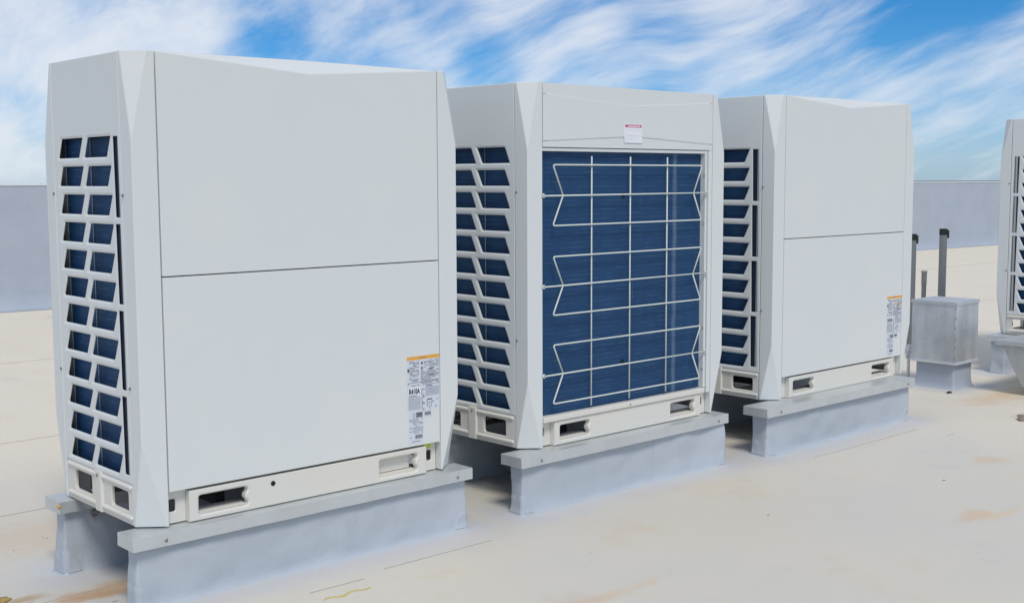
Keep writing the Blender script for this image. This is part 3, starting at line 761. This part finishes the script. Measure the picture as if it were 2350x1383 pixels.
    def fbox(mb, ua, ub, ya, yb, za_, zb_):
        a = T(ua, ya, 0); b = T(ub, yb, 0)
        mb.box(min(a[0], b[0]), max(a[0], b[0]), min(a[1], b[1]), max(a[1], b[1]), za_, zb_)
    mb = MB(); fbox(mb, u0, u1-.032, .008, .05, 1.380, 1.3965); mb.build('top_rail', PANEL, root, bevel=.003)
    mb = MB(); fbox(mb, 1.297, 1.313, .006, .05, .148, 1.397); mb.build('frame_strip', PANEL, root, bevel=.003)
    mb = MB(); fbox(mb, 1.318, u1, .001, .05, .119, 1.397); mb.build('frame_strip', PANEL, root, bevel=.002)
    mb = MB(); fbox(mb, 1.262, 1.297, .045, .06, .148, 1.39); mb.build('coil_end_plate', DARK, root)
    mb = MB(); fbox(mb, u0-.001, 1.30, -.004, .05, .120, .1465); mb.build('sill', BASE, root, bevel=.005, seg=3)
    sm = MB(); sm.dome(T(.705, -.004, .134), (0, 1, 0), .004, .003); sm.build('screw', STEEL, root, smooth=True)
    for zz in (1.02, .76, .47, .25, 1.27):
        mb = MB(); fbox(mb, 1.291, 1.299, .004, .012, zz, zz+.012); mb.build('clip', BASE, root)
    # wire guards
    yw = -.004; rw = .0037
    def arc(pts, r=.014, n=4):
        o_ = [Vector(pts[0])]
        for i in range(1, len(pts)-1):
            a, b, c = Vector(pts[i-1]), Vector(pts[i]), Vector(pts[i+1])
            s_ = b+(a-b).normalized()*r; e_ = b+(c-b).normalized()*r
            for k in range(n+1):
                t_ = k/n; o_.append((1-t_)**2*s_+2*t_*(1-t_)*b+t_*t_*e_)
        o_.append(Vector(pts[-1])); return o_
    for (zt_, zm_, zb_) in ((1.318, 1.177, 1.038), (.895, .7585, .622), (.4825, .343, .205)):
        mb = MB()
        mb.tube([T(*p) for p in arc([(.226, yw, zm_), (.160, yw, zt_), (1.258, yw, zt_), (1.187, yw, zm_)])], rw)
        mb.tube([T(*p) for p in arc([(.226, yw, zm_), (.158, yw, zb_), (1.253, yw, zb_), (1.187, yw, zm_)])], rw)
        mb.tube([T(*p) for p in ((.104, yw-.001, zm_-.001), (.7, yw-.001, zm_), (1.292, yw-.001, zm_+.001))], rw)
        for uu in (.0985, 1.298):
            mb.tube([T(uu+.0075*math.cos(a), yw-.001, zm_+.0075*math.sin(a)) for a in [2*PI*i/10 for i in range(10)]], .0032, 6, closed=True)
        mb.build('wire_guard', WIRE, root, smooth=True)
        for uu in (.0985, 1.298):
            sm = MB(); sm.dome(T(uu, yw, zm_), (0, 1, 0), .0045, .005); sm.build('screw', STEEL, root, smooth=True)
    for uu in (.4275, .704, .985):
        mb = MB(); mb.tube([T(uu, yw+.008, .165), T(uu-.002*0, yw+.008, .7), T(uu+.001, yw+.008, 1.359)], rw)
        mb.build('wire_bar', WIRE, root, smooth=True)
    for zz in (1.171, .347):
        sm = MB()
        for k in range(5):
            a = 2*PI*k/5; sm.dome(T(.687+.008*math.cos(a), .032, zz+.008*math.sin(a)), (0, 1, 0), .004, .002)
        sm.build('fin_damage', DARK, root)
    # lid with two fan openings and their ring guards
    mb = MB(); i_ = .010
    outl = [(PW, i_), (W/2, .066), (W-PW, i_), (W-PW, SW), (W-i_, SW), (W-i_, D-SW), (W-PW, D-SW), (W-PW, D-i_), (PW, D-i_), (PW, D-SW), (i_, D-SW), (i_, SW), (PW, SW)]
    circ = []
    plate(mb, outl, [([(fx+.285*math.cos(a), CY+.285*math.sin(a)) for a in [2*PI*i/28 for i in range(28)]], .006, .001, .004) for fx in (W*.27, W*.73)], .05,
          lambda u, v, w: ctr((u, v, H-.003-w)), rim=.002)
    mb.build('top_cover', PANEL, root)
    for fx in (W*.27, W*.73):
        mb = MB()
        for r in (.05, .09, .13, .17, .21, .25, .28):
            mb.tube([ctr((fx+r*math.cos(a), CY+r*math.sin(a), H+.004)) for a in [2*PI*i/28 for i in range(28)]], .0022, 5, closed=True)
        for k in range(8):
            a = 2*PI*k/8; mb.tube([ctr((fx+.03*math.cos(a), CY+.03*math.sin(a), H+.001)), ctr((fx+.287*math.cos(a), CY+.287*math.sin(a), H+.001))], .0022, 5)
        mb.build('fan_guard', WIRE, root)
        mb = MB()
        mb.tube([ctr((fx, CY, H-.06)), ctr((fx, CY, H-.02))], .06, 16)
        for k in range(4):
            a = 2*PI*k/4
            c_, s_ = math.cos(a), math.sin(a)
            pts = [(fx+c_*r-s_*w_, CY+s_*r+c_*w_, H-.045+h_) for (r, w_, h_) in ((.05, -.03, -.01), (.26, -.06, -.015), (.265, .06, .02), (.05, .03, .012))]
            mb.add([ctr(p) for p in pts]+[ctr((p[0], p[1], p[2]-.004)) for p in pts], [(0, 1, 2, 3), (7, 6, 5, 4), (0, 4, 5, 1), (1, 5, 6, 2), (2, 6, 7, 3), (3, 7, 4, 0)])
        mb.build('fan', DUCT, root)
    return root
proto = build_proto()
def copy_thing(src):
    c = src.copy(); COL.objects.link(c)
    for ch in list(src.children):
        k = ch.copy(); COL.objects.link(k); k.parent = c
    return c
def place(root, corner, rot_deg, flip, sx=1, sz=1):
    a = math.radians(rot_deg); lx, ly = CX*sx, CY
    root.location = (corner[0]+lx*math.cos(a)-ly*math.sin(a), corner[1]+lx*math.sin(a)+ly*math.cos(a), corner[2])
    root.rotation_euler.z = a+(PI if flip else 0)
    root.scale = (sx, 1, sz)
u_b = copy_thing(proto); u_c = copy_thing(proto); u_d = copy_thing(proto)
u_a = proto
place(u_a, (0, 0, 0.001), 0, False)
place(u_b, (1.8668, .0071, 0.001), .449, True, .982, .9905)
place(u_c, (3.701, -.0059, -.001), .183, False, 1.0161, 1.0029)
place(u_d, (7.50, -.18, 0.001), 0, True); settle(u_d)
mb = MB(); mb.box(W-.0078-CX, W-.0055-CX, .112-CY, .134-CY, .17, 1.42); mb.build('edge_strip', bpy.data.materials['galv_strip'], u_d)
GRP = 'large off-white condensing units standing in a row on the roof'
tagp(u_a, 'nearest and largest off-white air conditioning unit, round black hole in its base rail', 'air conditioner', GRP)
tagp(u_b, 'middle air conditioning unit with exposed blue coil behind white wire guards', 'air conditioner', GRP)
tagp(u_c, 'third air conditioning unit in the row, smooth panels, next to the metal vent box', 'air conditioner', GRP)
tagp(u_d, 'air conditioning unit cut off by the right edge of the picture', 'air conditioner', GRP)

# ---- printed labels (flat print)
LW = simple('label_white', (0.66, 0.69, 0.75), .4, var=.03); LBG = simple('label_grey_text', (0.40, 0.43, 0.49), .4, var=.12, scale=400)
LK = simple('label_black', (0.03, 0.03, 0.035), .5); LG = simple('label_dark_grey', (0.17, 0.185, 0.21), .5); LO = simple('label_orange', (0.80, 0.40, 0.05), .45, var=.03)
LY = simple('label_yellow_green', (0.50, 0.66, 0.04), .45, var=.05); LR = simple('label_red', (0.62, 0.12, 0.22), .45, var=.05); LP = simple('label_paper', (0.84, 0.84, 0.88), .5, var=.02)
LMATS = [LW, LBG, LK, LG, LO, LP]
def equipment_label(unit, dx=0.0, second_bar=False):
    rnd = random.Random(3)
    # label coordinates: x right, z up, metres from the unit's corner; y just proud of the panel
    def Q(mb, xa, xb, za, zb, lvl, mi):
        mb.add([ctr((xa+dx, -.0006-.0003*lvl, za)), ctr((xb+dx, -.0006-.0003*lvl, za)), ctr((xb+dx, -.0006-.0003*lvl, zb)), ctr((xa+dx, -.0006-.0003*lvl, zb))], [(0, 1, 2, 3)], mi)
    s = MB()
    def sheet(xa, xb, za, zb):
        s.box(xa+dx-CX, xb+dx-CX, -.0006-CY, .0004-CY, za, zb)
    sheet(1.173, 1.346, .2775, .508); sheet(1.180, 1.256, .140, .2770); sheet(1.258, 1.303, .2435, .2770-.0005)
    st = s.build('label_sheet', LW, unit)
    p = MB()
    Q(p, 1.173, 1.346, .493, .508, 1, 4)
    tv, tf_ = text_mesh('WARNING', .0078)
    p.add([ctr((1.237+dx+x, -.0015, .4975+y)) for x, y in tv], tf_, 3)
    def lines(xa, xb, za, zb, step, mi=3, th=.30, gap=.18):
        z = zb
        while z > za:
            x = xa
            while x < xb:
                w = rnd.uniform(.006, .022)
                if rnd.random() > gap: Q(p, x, min(xb, x+w), z-step*th, z, 2, mi)
                x += w+.0022
            z -= step
    def grey(xa, xb, za, zb): Q(p, xa, xb, za, zb, 1, 1)
    lines(1.186, 1.237, .412, .488, .0062, 3, .42)
    Q(p, 1.176, 1.184, .444, .458, 2, 2)
    lines(1.262, 1.342, .455, .488, .0055, 3, .42); Q(p, 1.248, 1.256, .472, .482, 2, 2); 
    p.add([ctr((1.246+dx, -.0013, .452)), ctr((1.258+dx, -.0013, .452)), ctr((1.252+dx, -.0013, .465))], [(0, 1, 2)], 2)
    lines(1.246, 1.342, .398, .448, .0055, 3, .45)
    Q(p, 1.290, 1.318, .4495, .4535, 2, 2); Q(p, 1.286, 1.316, .4225, .426, 2, 2); Q(p, 1.200, 1.232, .4035, .4065, 2, 2)
    lines(1.176, 1.342, .385, .398, .0058, 3, .42)
    # R410A
    Q(p, 1.179, 1.243, .3455, .3785, 1, 5)
    tv, tf_ = text_mesh('R410A', .0315, .0012)
    xs_ = max(x for x, y in tv)
    p.add([ctr((1.182+dx+x*.058/xs_, -.0015, .3505+y*1.02)) for x, y in tv], tf_, 2)
    Q(p, 1.181, 1.224, .3405, .3435, 2, 3)
    grey(1.180, 1.242, .284, .337); lines(1.183, 1.240, .287, .335, .0075, 0, .35, .1)
    grey(1.270, 1.342, .335, .374); lines(1.272, 1.340, .337, .372, .0068, 0, .3, .1)
    Q(p, 1.272, 1.306, .3765, .3795, 2, 2)
    for (zc) in (.350, .318, .290):
        for (a, b, c, e_) in ((1.249, 1.266, zc+.014, zc+.017), (1.249, 1.252, zc-.006, zc+.014), (1.249, 1.262, zc-.008, zc-.006)): Q(p, a, b, c, e_, 2, 3)
        Q(p, 1.257, 1.262, zc-.015, zc-.0115, 2, 2)
    Q(p, 1.278, 1.304, .318, .322, 2, 2); Q(p, 1.276, 1.279, .292, .318, 2, 3); Q(p, 1.279, 1.300, .290, .292, 2, 3); Q(p, 1.300, 1.302, .290, .316, 2, 3)
    Q(p, 1.284, 1.294, .300, .310, 2, 1); Q(p, 1.306, 1.312, .306, .311, 2, 2); Q(p, 1.330, 1.334, .314, .320, 2, 3); Q(p, 1.288, 1.295, .281, .284, 2, 2); Q(p, 1.322, 1.328, .284, .288, 2, 2)
    if second_bar: Q(p, 1.252, 1.342, .4535, .4575, 3, 4)
    # rating plate
    for k in range(12):
        a = 2*PI*k/12; Q(p, 1.206+.006*math.cos(a), 1.2085+.006*math.cos(a), .258+.009*math.sin(a), .2605+.009*math.sin(a), 2, 3)
    Q(p, 1.2185, 1.252, .249, .270, 2, 3); lines(1.222, 1.249, .254, .266, .006, 0, .4, .2)
    for k in range(13): Q(p, 1.264+k*.0026, 1.2652+k*.0026+.0006*(k % 3), .253, .268, 3, 3)
    lines(1.182, 1.254, .182, .244, .0072, 3, .34, .30)
    for k in range(14): Q(p, 1.212+k*.0028, 1.2134+k*.0028+.0007*(k % 3), .160, .176, 2, 3)
    lines(1.184, 1.200, .164, .168, .006, 3, .4); lines(1.196, 1.238, .147, .150, .006, 3, .4)
    po = p.build('label_print', LMATS, st, fix=False); po['kind'] = 'stuff'
equipment_label(u_a, 0.0)
equipment_label(u_c, 0.0, True)
# yellow-green tag and plug on the near unit
mb = MB(); mb.box(1.287-CX, 1.322-CX, .0345-CY, .0355-CY, .100, .124); mb.build('tag_sticker', LY, u_a)
mb = MB(); mb.prism([(.010*math.cos(2*PI*k/18), .010*math.sin(2*PI*k/18)) for k in range(18)], 0, .0015)
o = mb.build('knockout_hole', DARK, u_a); o.rotation_euler = (PI/2, 0, 0); o.location = (.5295-CX, .0062-CY, .0865)
mb = MB(); mb.box(1.030-CX, 1.214-CX, .045-CY, .070-CY, .030, .098); mb.build('packing_plate', BASE, u_a, bevel=.004)
mb = MB(); mb.tube([(.009*math.cos(2*PI*k/16), .009*math.sin(2*PI*k/16)*1.3, 0) for k in range(16)], .0012, 5, closed=True)
o = mb.build('blank_plug', BASE, u_c); o.rotation_euler = (PI/2, 0, 0); o.location = (.50-CX, .006-CY, .083)
# paper notice on the middle unit (panel faces +Y of the unit, u runs the other way)
def TB(u, y, z): return ctr((W-u, D-y, z))
mb = MB(); a = TB(.654, -.0012, 1.424); b = TB(.785, -.0002, 1.520)
mb.box(min(a[0], b[0]), max(a[0], b[0]), min(a[1], b[1]), max(a[1], b[1]), 1.426, 1.519)
nt = mb.build('notice_sticker', LP, u_b)
mb = MB()
def QB(ua, ub, za, zb, lvl, mi): mb.add([TB(ua, -.0015-.0003*lvl, za), TB(ub, -.0015-.0003*lvl, za), TB(ub, -.0015-.0003*lvl, zb), TB(ua, -.0015-.0003*lvl, zb)], [(0, 1, 2, 3)], mi)
QB(.659, .780, 1.5005, 1.5145, 0, 0)
x = .680
rr = random.Random(5)
while x < .765:
    w = rr.uniform(.004, .010); QB(x, x+w, 1.5040, 1.5095, 1, 2); x += w+.0018
for z in (1.488, 1.462, 1.446):
    x = .664
    while x < .664+(.105 if z != 1.446 else .06):
        w = rr.uniform(.006, .018); QB(x, x+w, z-.0016, z, 1, 1); x += w+.003
mb.build('notice_print', [LR, simple('label_pale_text', (.62, .63, .68), .5), LP], nt, fix=False)['kind'] = 'stuff'

# ------------------------------------------------------------------ vent box behind the third unit
ROOF = -.30
vb = empty('vent_box', (6.545, .51, ROOF)); vx, vy, vz = vb.location
mb = MB()
bx0, bx1, by0, by1, bz0, bz1 = 6.378, 6.700, .318, .668, -.100, .340
NN = 12
def bw(x, y, z):
    k = .004
    return (x+k*mnoise.noise(Vector((x*3, y*5, z*5)))-vx, y+k*mnoise.noise(Vector((x*5, y*3, z*5+7)))-vy, z-vz)
def grid(mb, p0, eu, ev, nu, nv):
    mb.add([bw(*(Vector(p0)+Vector(eu)*i/nu+Vector(ev)*j/nv)) for j in range(nv+1) for i in range(nu+1)],
           [(j*(nu+1)+i, j*(nu+1)+i+1, (j+1)*(nu+1)+i+1, (j+1)*(nu+1)+i) for j in range(nv) for i in range(nu)])
dx_, dy_, dz_ = bx1-bx0, by1-by0, bz1-bz0
grid(mb, (bx0, by1, bz0), (0, -dy_, 0), (0, 0, dz_), NN, NN); grid(mb, (bx0, by0, bz0), (dx_, 0, 0), (0, 0, dz_), NN, NN)
grid(mb, (bx1, by0, bz0), (0, dy_, 0), (0, 0, dz_), NN, NN); grid(mb, (bx1, by1, bz0), (-dx_, 0, 0), (0, 0, dz_), NN, NN)
mb.build('sheet_metal_body', BOX, vb, fix=False, smooth=True)
mb = MB(); o_ = .006
mb.add([(bx0-o_-vx, by0-o_-vy, bz1-.018-vz), (bx1+o_-vx, by0-o_-vy, bz1-.018-vz), (bx1+o_-vx, by1+o_-vy, bz1-.018-vz), (bx0-o_-vx, by1+o_-vy, bz1-.018-vz),
        (bx0-o_-vx, by0-o_-vy, bz1+.004-vz), (bx1+o_-vx, by0-o_-vy, bz1+.008-vz), (bx1+o_-vx, by1+o_-vy, bz1+.006-vz), (bx0-o_-vx, by1+o_-vy, bz1+.004-vz), ((bx0+bx1)/2-vx, (by0+by1)/2-vy, bz1+.014-vz)],
       [(0, 1, 5, 4), (1, 2, 6, 5), (2, 3, 7, 6), (3, 0, 4, 7), (4, 5, 8), (5, 6, 8), (6, 7, 8), (7, 4, 8), (3, 2, 1, 0)])
mb.build('lid', galv('lid_metal', (.55, .58, .62), .12, .15, .45), vb)
mb = MB()
mb.box(bx0-.007-vx, bx1+.007-vx, by0-.007-vy, by0+.002-vy, bz0-.012-vz, bz0+.006-vz); mb.box(bx0-.007-vx, bx0+.002-vx, by0+.002-vy, by1+.007-vy, bz0-.012-vz, bz0+.006-vz)
mb.box(bx1-.002-vx, bx1+.007-vx, by0+.002-vy, by1+.007-vy, bz0-.012-vz, bz0+.006-vz)
mb.build('bottom_flange', galv('flange_metal', (.66, .68, .71), .1, .1, .4), vb)
mb = MB(); mb.box(bx0-.003-vx, bx0+.010-vx, by0-.003-vy, by0+.010-vy, bz0+.006-vz, bz1-.018-vz); mb.build('corner_seam', BOX, vb, bevel=.002)
for k in range(6):
    sm = MB(); sm.dome((bx0-.003-vx, by0+.004-vy, bz0+.04+k*.072-vz), (-1, 0, 0), .0045, .004); sm.build('rivet', STEEL, vb, smooth=True)
fx0, fx1, fy0, fy1 = 6.41, 6.68, .345, .645
mb = MB(); lv = [(ROOF-.004, .03), (ROOF+.006, .016), (ROOF+.02, .006), (ROOF+.05, .002), (ROOF+.10, 0), (bz0+.02, 0)]
rp = [rounded([(fx0-o, fy0-o), (fx1+o, fy0-o), (fx1+o, fy1+o), (fx0-o, fy1+o)], .015+o*.6, 5) for _, o in lv]
n = len(rp[0]); mb.add([(x-vx+.004*mnoise.noise(Vector((x*9, y*9, z*9))), y-vy+.004*mnoise.noise(Vector((x*9, y*9, z*9+4))), z-vz) for (z, o), r in zip(lv, rp) for (x, y) in r],
                       [(k*n+i, k*n+(i+1) % n, (k+1)*n+(i+1) % n, (k+1)*n+i) for k in range(len(lv)-1) for i in range(n)])
mb.build('membrane_base', WALLM, vb, smooth=True)
tagp(vb, 'weathered galvanised sheet metal box on a grey curb right of the third unit', 'vent box')

# white pipe fitting peeping out between unit and box
pf = empty('pipe_fitting', (6.575, .80, ROOF)); WP = simple('white_plastic', (.80, .80, .78), .4)
px_, py_, pz_ = pf.location
mb = MB(); mb.tube([(0, 0, 0), (0, 0, .225)], .012, 12); mb.build('riser', WP, pf, smooth=True)
mb = MB(); mb.box(-.018, .018, -.018, .018, .225, .275); mb.build('valve_body', WP, pf, bevel=.004)
mb = MB(); mb.tube([(-.03, 0, .205), (.035, -.01, .212)], .016, 10); mb.build('lever', WP, pf, smooth=True)
mb = MB(); mb.tube([(-.035, 0, .18), (.02, -.01, .172), (.03, -.01, .18)], .010, 8); mb.build('elbow', WP, pf, smooth=True)
tagp(pf, 'small white plastic pipe fitting between the third unit and the metal box', 'pipe fitting')

# pipes standing behind the box
def vent_pipe(px, py, top, r, label, hood, lean=0, square=False):
    t = empty('vent_pipe', (px, py, ROOF))
    mb = MB(); h = top-ROOF
    if square:
        mb.prism([(-r, -r*.7), (r, -r*.7), (r, r*.7), (-r, r*.7)], 0, h-.02)
        mb.build('pipe', PVC, t, bevel=.006)
    else:
        mb.tube([(0, 0, 0), (0, 0, h-.02)], r, 16); mb.build('pipe', PVC, t, smooth=False)
    mb = MB()
    mb.tube([(0, 0, 0), (0, 0, .012), (0, 0, .05)], r*1.6, 14); mb.build('pipe_boot', WALLM, t)
    if hood == 'tape':
        mb = MB(); k = 14; pr_ = []
        # wrapped top with a torn flap hanging on one side
        mb.tube([(0, 0, h-.055), (0, 0, h)], r*1.07, 16)
        mb.box(r*.3, r*1.12, -r*1.1, -r*.9, h-.085, h-.012)
        mb.build('tape_wrap', BLACKTAPE, t)
    else:
        mb = MB(); mb.tube([(0, 0, h-.13), (0, 0, h-.02)], r*1.12, 16); mb.build('collar', simple('brown_grey_collar', (.24, .235, .235), .6), t)
        mb = MB(); mb.tube([(0, 0, h-.021), (0, 0, h-.006)], r*1.3, 16); mb.build('cap', simple('collar_cap', (.34, .34, .34), .5), t)
    tagp(t, label, 'pipe', 'grey pipes standing behind the metal box')
vent_pipe(8.53, 1.60, .775, .034, 'tall thick grey pipe with torn black tape on its top, behind the metal box', 'tape')
vent_pipe(8.00, 1.60, .745, .0215*1.4, 'tall grey pipe with black taped top partly hidden by the third unit', 'tape')
vent_pipe(8.21, 1.60, .415, .021, 'short thin grey pipe between two taller taped pipes', 'collar')

# galvanised hopper at the right edge
hp_ = empty('sheet_metal_hopper', (6.9, -.35, ROOF)); hx, hy, hz = hp_.location
HG = galv('hopper_metal', (.50, .535, .55), .16, .2, .5)
mb = MB(); mb.box(6.47-hx, 7.35-hx, -.75-hy, .070-hy, .055-hz, .090-hz); mb.build('top_tray', HG, hp_, bevel=.004)
mb = MB()
tp = [(6.49, -.73), (7.33, -.73), (7.33, .03), (6.49, .03)]; md = [(6.53, -.60), (7.30, -.60), (7.30, -.10), (6.53, -.10)]; bt = [(6.545, -.57), (7.28, -.57), (7.28, -.135), (6.545, -.135)]
vs = [(x-hx, y-hy, .055-hz) for x, y in tp]+[(x-hx, y-hy, -.225-hz) for x, y in md]+[(x-hx, y-hy, -.262-hz) for x, y in bt]+[(x*.98+.02*6.9-hx, y*.9-.035-hy, ROOF+.012-hz) for x, y in bt]
mb.add(vs, [(k*4+i, k*4+(i+1) % 4, (k+1)*4+(i+1) % 4, (k+1)*4+i) for k in range(3) for i in range(4)]+[(0, 1, 2, 3), (15, 14, 13, 12)])
mb.build('tapered_body', HG, hp_, bevel=.008)
mb = MB(); mb.box(6.62-hx, 7.2-hx, -.52-hy, -.19-hy, -.002, .014); mb.build('foot_pad', DARK, hp_)
tagp(hp_, 'tapered galvanised sheet metal hopper in front of the unit at the right edge', 'metal hopper')

for t_ in [vb, pf, hp_]+[o for o in COL.objects if o.name.startswith('vent_pipe')]: settle(t_)
ROOF = KEEP
# ------------------------------------------------------------------ debris
def rock(name, x, y, r, mat, label, cat, sz=(1, .7, .5), seed=0):
    bm = bmesh.new(); bmesh.ops.create_icosphere(bm, subdivisions=3, radius=r)
    for v in bm.verts:
        v.co *= 1+.45*mnoise.noise(v.co/r*1.3+Vector((seed, 0, 0)))+.15*mnoise.noise(v.co/r*3.5+Vector((seed, 3, 0)))
        v.co = Vector((v.co.x*sz[0], v.co.y*sz[1], v.co.z*sz[2]))
    me = bpy.data.meshes.new(name); bm.to_mesh(me); bm.free()
    o = link(name, me, mat); x, y = near(x, y); o.location = (x, y, ROOF+r*sz[2]*.55)
    for p in me.polygons: p.use_smooth = True
    return tagp(o, label, cat)
rock('stone', 5.70, -.52, .045, simple('brown_stone', (.26, .21, .16), .9, var=.45, scale=45), 'rough brown lump lying on the roof at the right edge', 'stone', (1.2, .9, .55), 2)
rock('rubber_scrap', 6.27, .30, .020, simple('black_rubber', (.03, .03, .032), .7), 'black scrap lying at the foot of the metal vent box', 'scrap', (1.4, .8, .45), 5)
rock('dried_clump', -.34, .50, .022, simple('ochre_clump', (.38, .27, .10), .9, var=.5, scale=80), 'ochre brown clump on the roof in the bottom left corner', 'debris', (1.6, 1.0, .45), 8)
# smear of old yellow sealant
def smear(pts, w, label):
    mb = MB(); n = len(pts); vs = []
    for i, (x, y) in enumerate(pts):
        ww = w*(.5+.7*abs(mnoise.noise(Vector((i*.9, 1, 2)))))*min(1, (i+.4)/2, (n-i-.6)/1.5+.3)
        z = roof_z(x, y)
        vs += [(x-ww*.2, y-ww, z+.0005), (x, y, z+.004), (x+ww*.2, y+ww, z+.0005)]
    mb.add(vs, [(i*3+j, (i+1)*3+j, (i+1)*3+j+1, i*3+j+1) for i in range(n-1) for j in range(2)])
    o = mb.build('sealant_smear', simple('old_sealant', (.60, .50, .20), .6, var=.3, scale=60), smooth=True, fix=False)
    return tagp(o, label, 'sealant smear')
smear([near(.545+.0155*i, -.302+.010*math.sin(i*.9)+(.00045*i)) for i in range(15)], .012, 'thin smear of dried yellowish sealant on the roof in front of the nearest curb')
# small crumbs and twigs, too many to count
cr = MB(); rn = random.Random(11)
def U_(x, y):
    dd = fwd+(x-1175)/2802.68*r2-(y-691.5)/2802.68*u2; t = (ROOF-1.2422)/dd.z; p = M.translation+dd*t; return p.x, p.y
def chip(x, y, s, l=1.0, ang=0.0):
    z = roof_z(x, y)
    c, sn = math.cos(ang), math.sin(ang)
    P3 = [(-s*l, -s*.5, 0), (s*l, -s*.35, 0), (s*l*.8, s*.5, 0), (-s*l*.7, s*.4, 0), (-s*l*.5, 0, s*.7), (s*l*.5, 0, s*.5)]
    cr.add([(x+a*c-b*sn, y+a*sn+b*c, z+h-.0005) for a, b, h in P3], [(0, 1, 5, 4), (1, 2, 5), (2, 3, 4, 5), (3, 0, 4)])
for (x, y, s, l) in [(22, 1201, .0022, 1), (62, 1205, .002, 1), (97, 1229, .0025, 1.2), (107, 1231, .002, 3), (31, 1256, .0024, 1.2), (44, 1254, .0018, 1), (19, 1267, .0018, 3.5), (16, 1277, .002, 3), (97, 1314, .0028, 1.3), (12, 1311, .0016, 6),
                     (42, 1204, .002, 2), (265, 1374, .0018, 7), (172, 1380, .0045, 1.2), (550, 1287, .002, 1.6), (1060, 1254, .002, 1), (1122, 1224, .0018, 1), (1168, 1281, .0018, 2.8), (1342, 1298, .0026, 1.4), (1161, 1298, .0015, 1), (1162, 1306, .0018, 1),
                     (1368, 1195, .0018, 1.2), (1386, 1199, .0018, 1.2), (1342, 1175, .0015, 1), (1763, 1181, .0045, 2.2), (2032, 1150, .003, 1.5), (1963, 1219, .002, 1.3), (2166, 1102, .0055, 2.3), (2269, 1105, .003, 1.5), (2244, 1267, .003, 1.6),
                     (1598, 1142, .0014, 1), (1355, 1267, .0018, 5), (1365, 1266, .0012, 4), (1540, 1272, .0016, 4), (1575, 1276, .0016, 4), (1498, 1272, .0014, 4), (2064, 1118, .002, 1.5), (2100, 1100, .0015, 1), (1950, 1085, .0015, 1.2)]:
    X_, Y_ = U_(x, y); chip(X_, Y_, s, l, rn.uniform(-.6, .6))
for k in range(420):
    chip(rn.uniform(-1.5, 9), rn.uniform(-2.6, 3.2), rn.uniform(.0005, .0013), rn.uniform(1, 2.5), rn.uniform(0, 3))
tagp(cr.build('roof_crumbs', simple('crumb', (.11, .09, .065), .9, var=.5, scale=30)), 'dark crumbs and bits of twig scattered over the roof', kind='stuff')
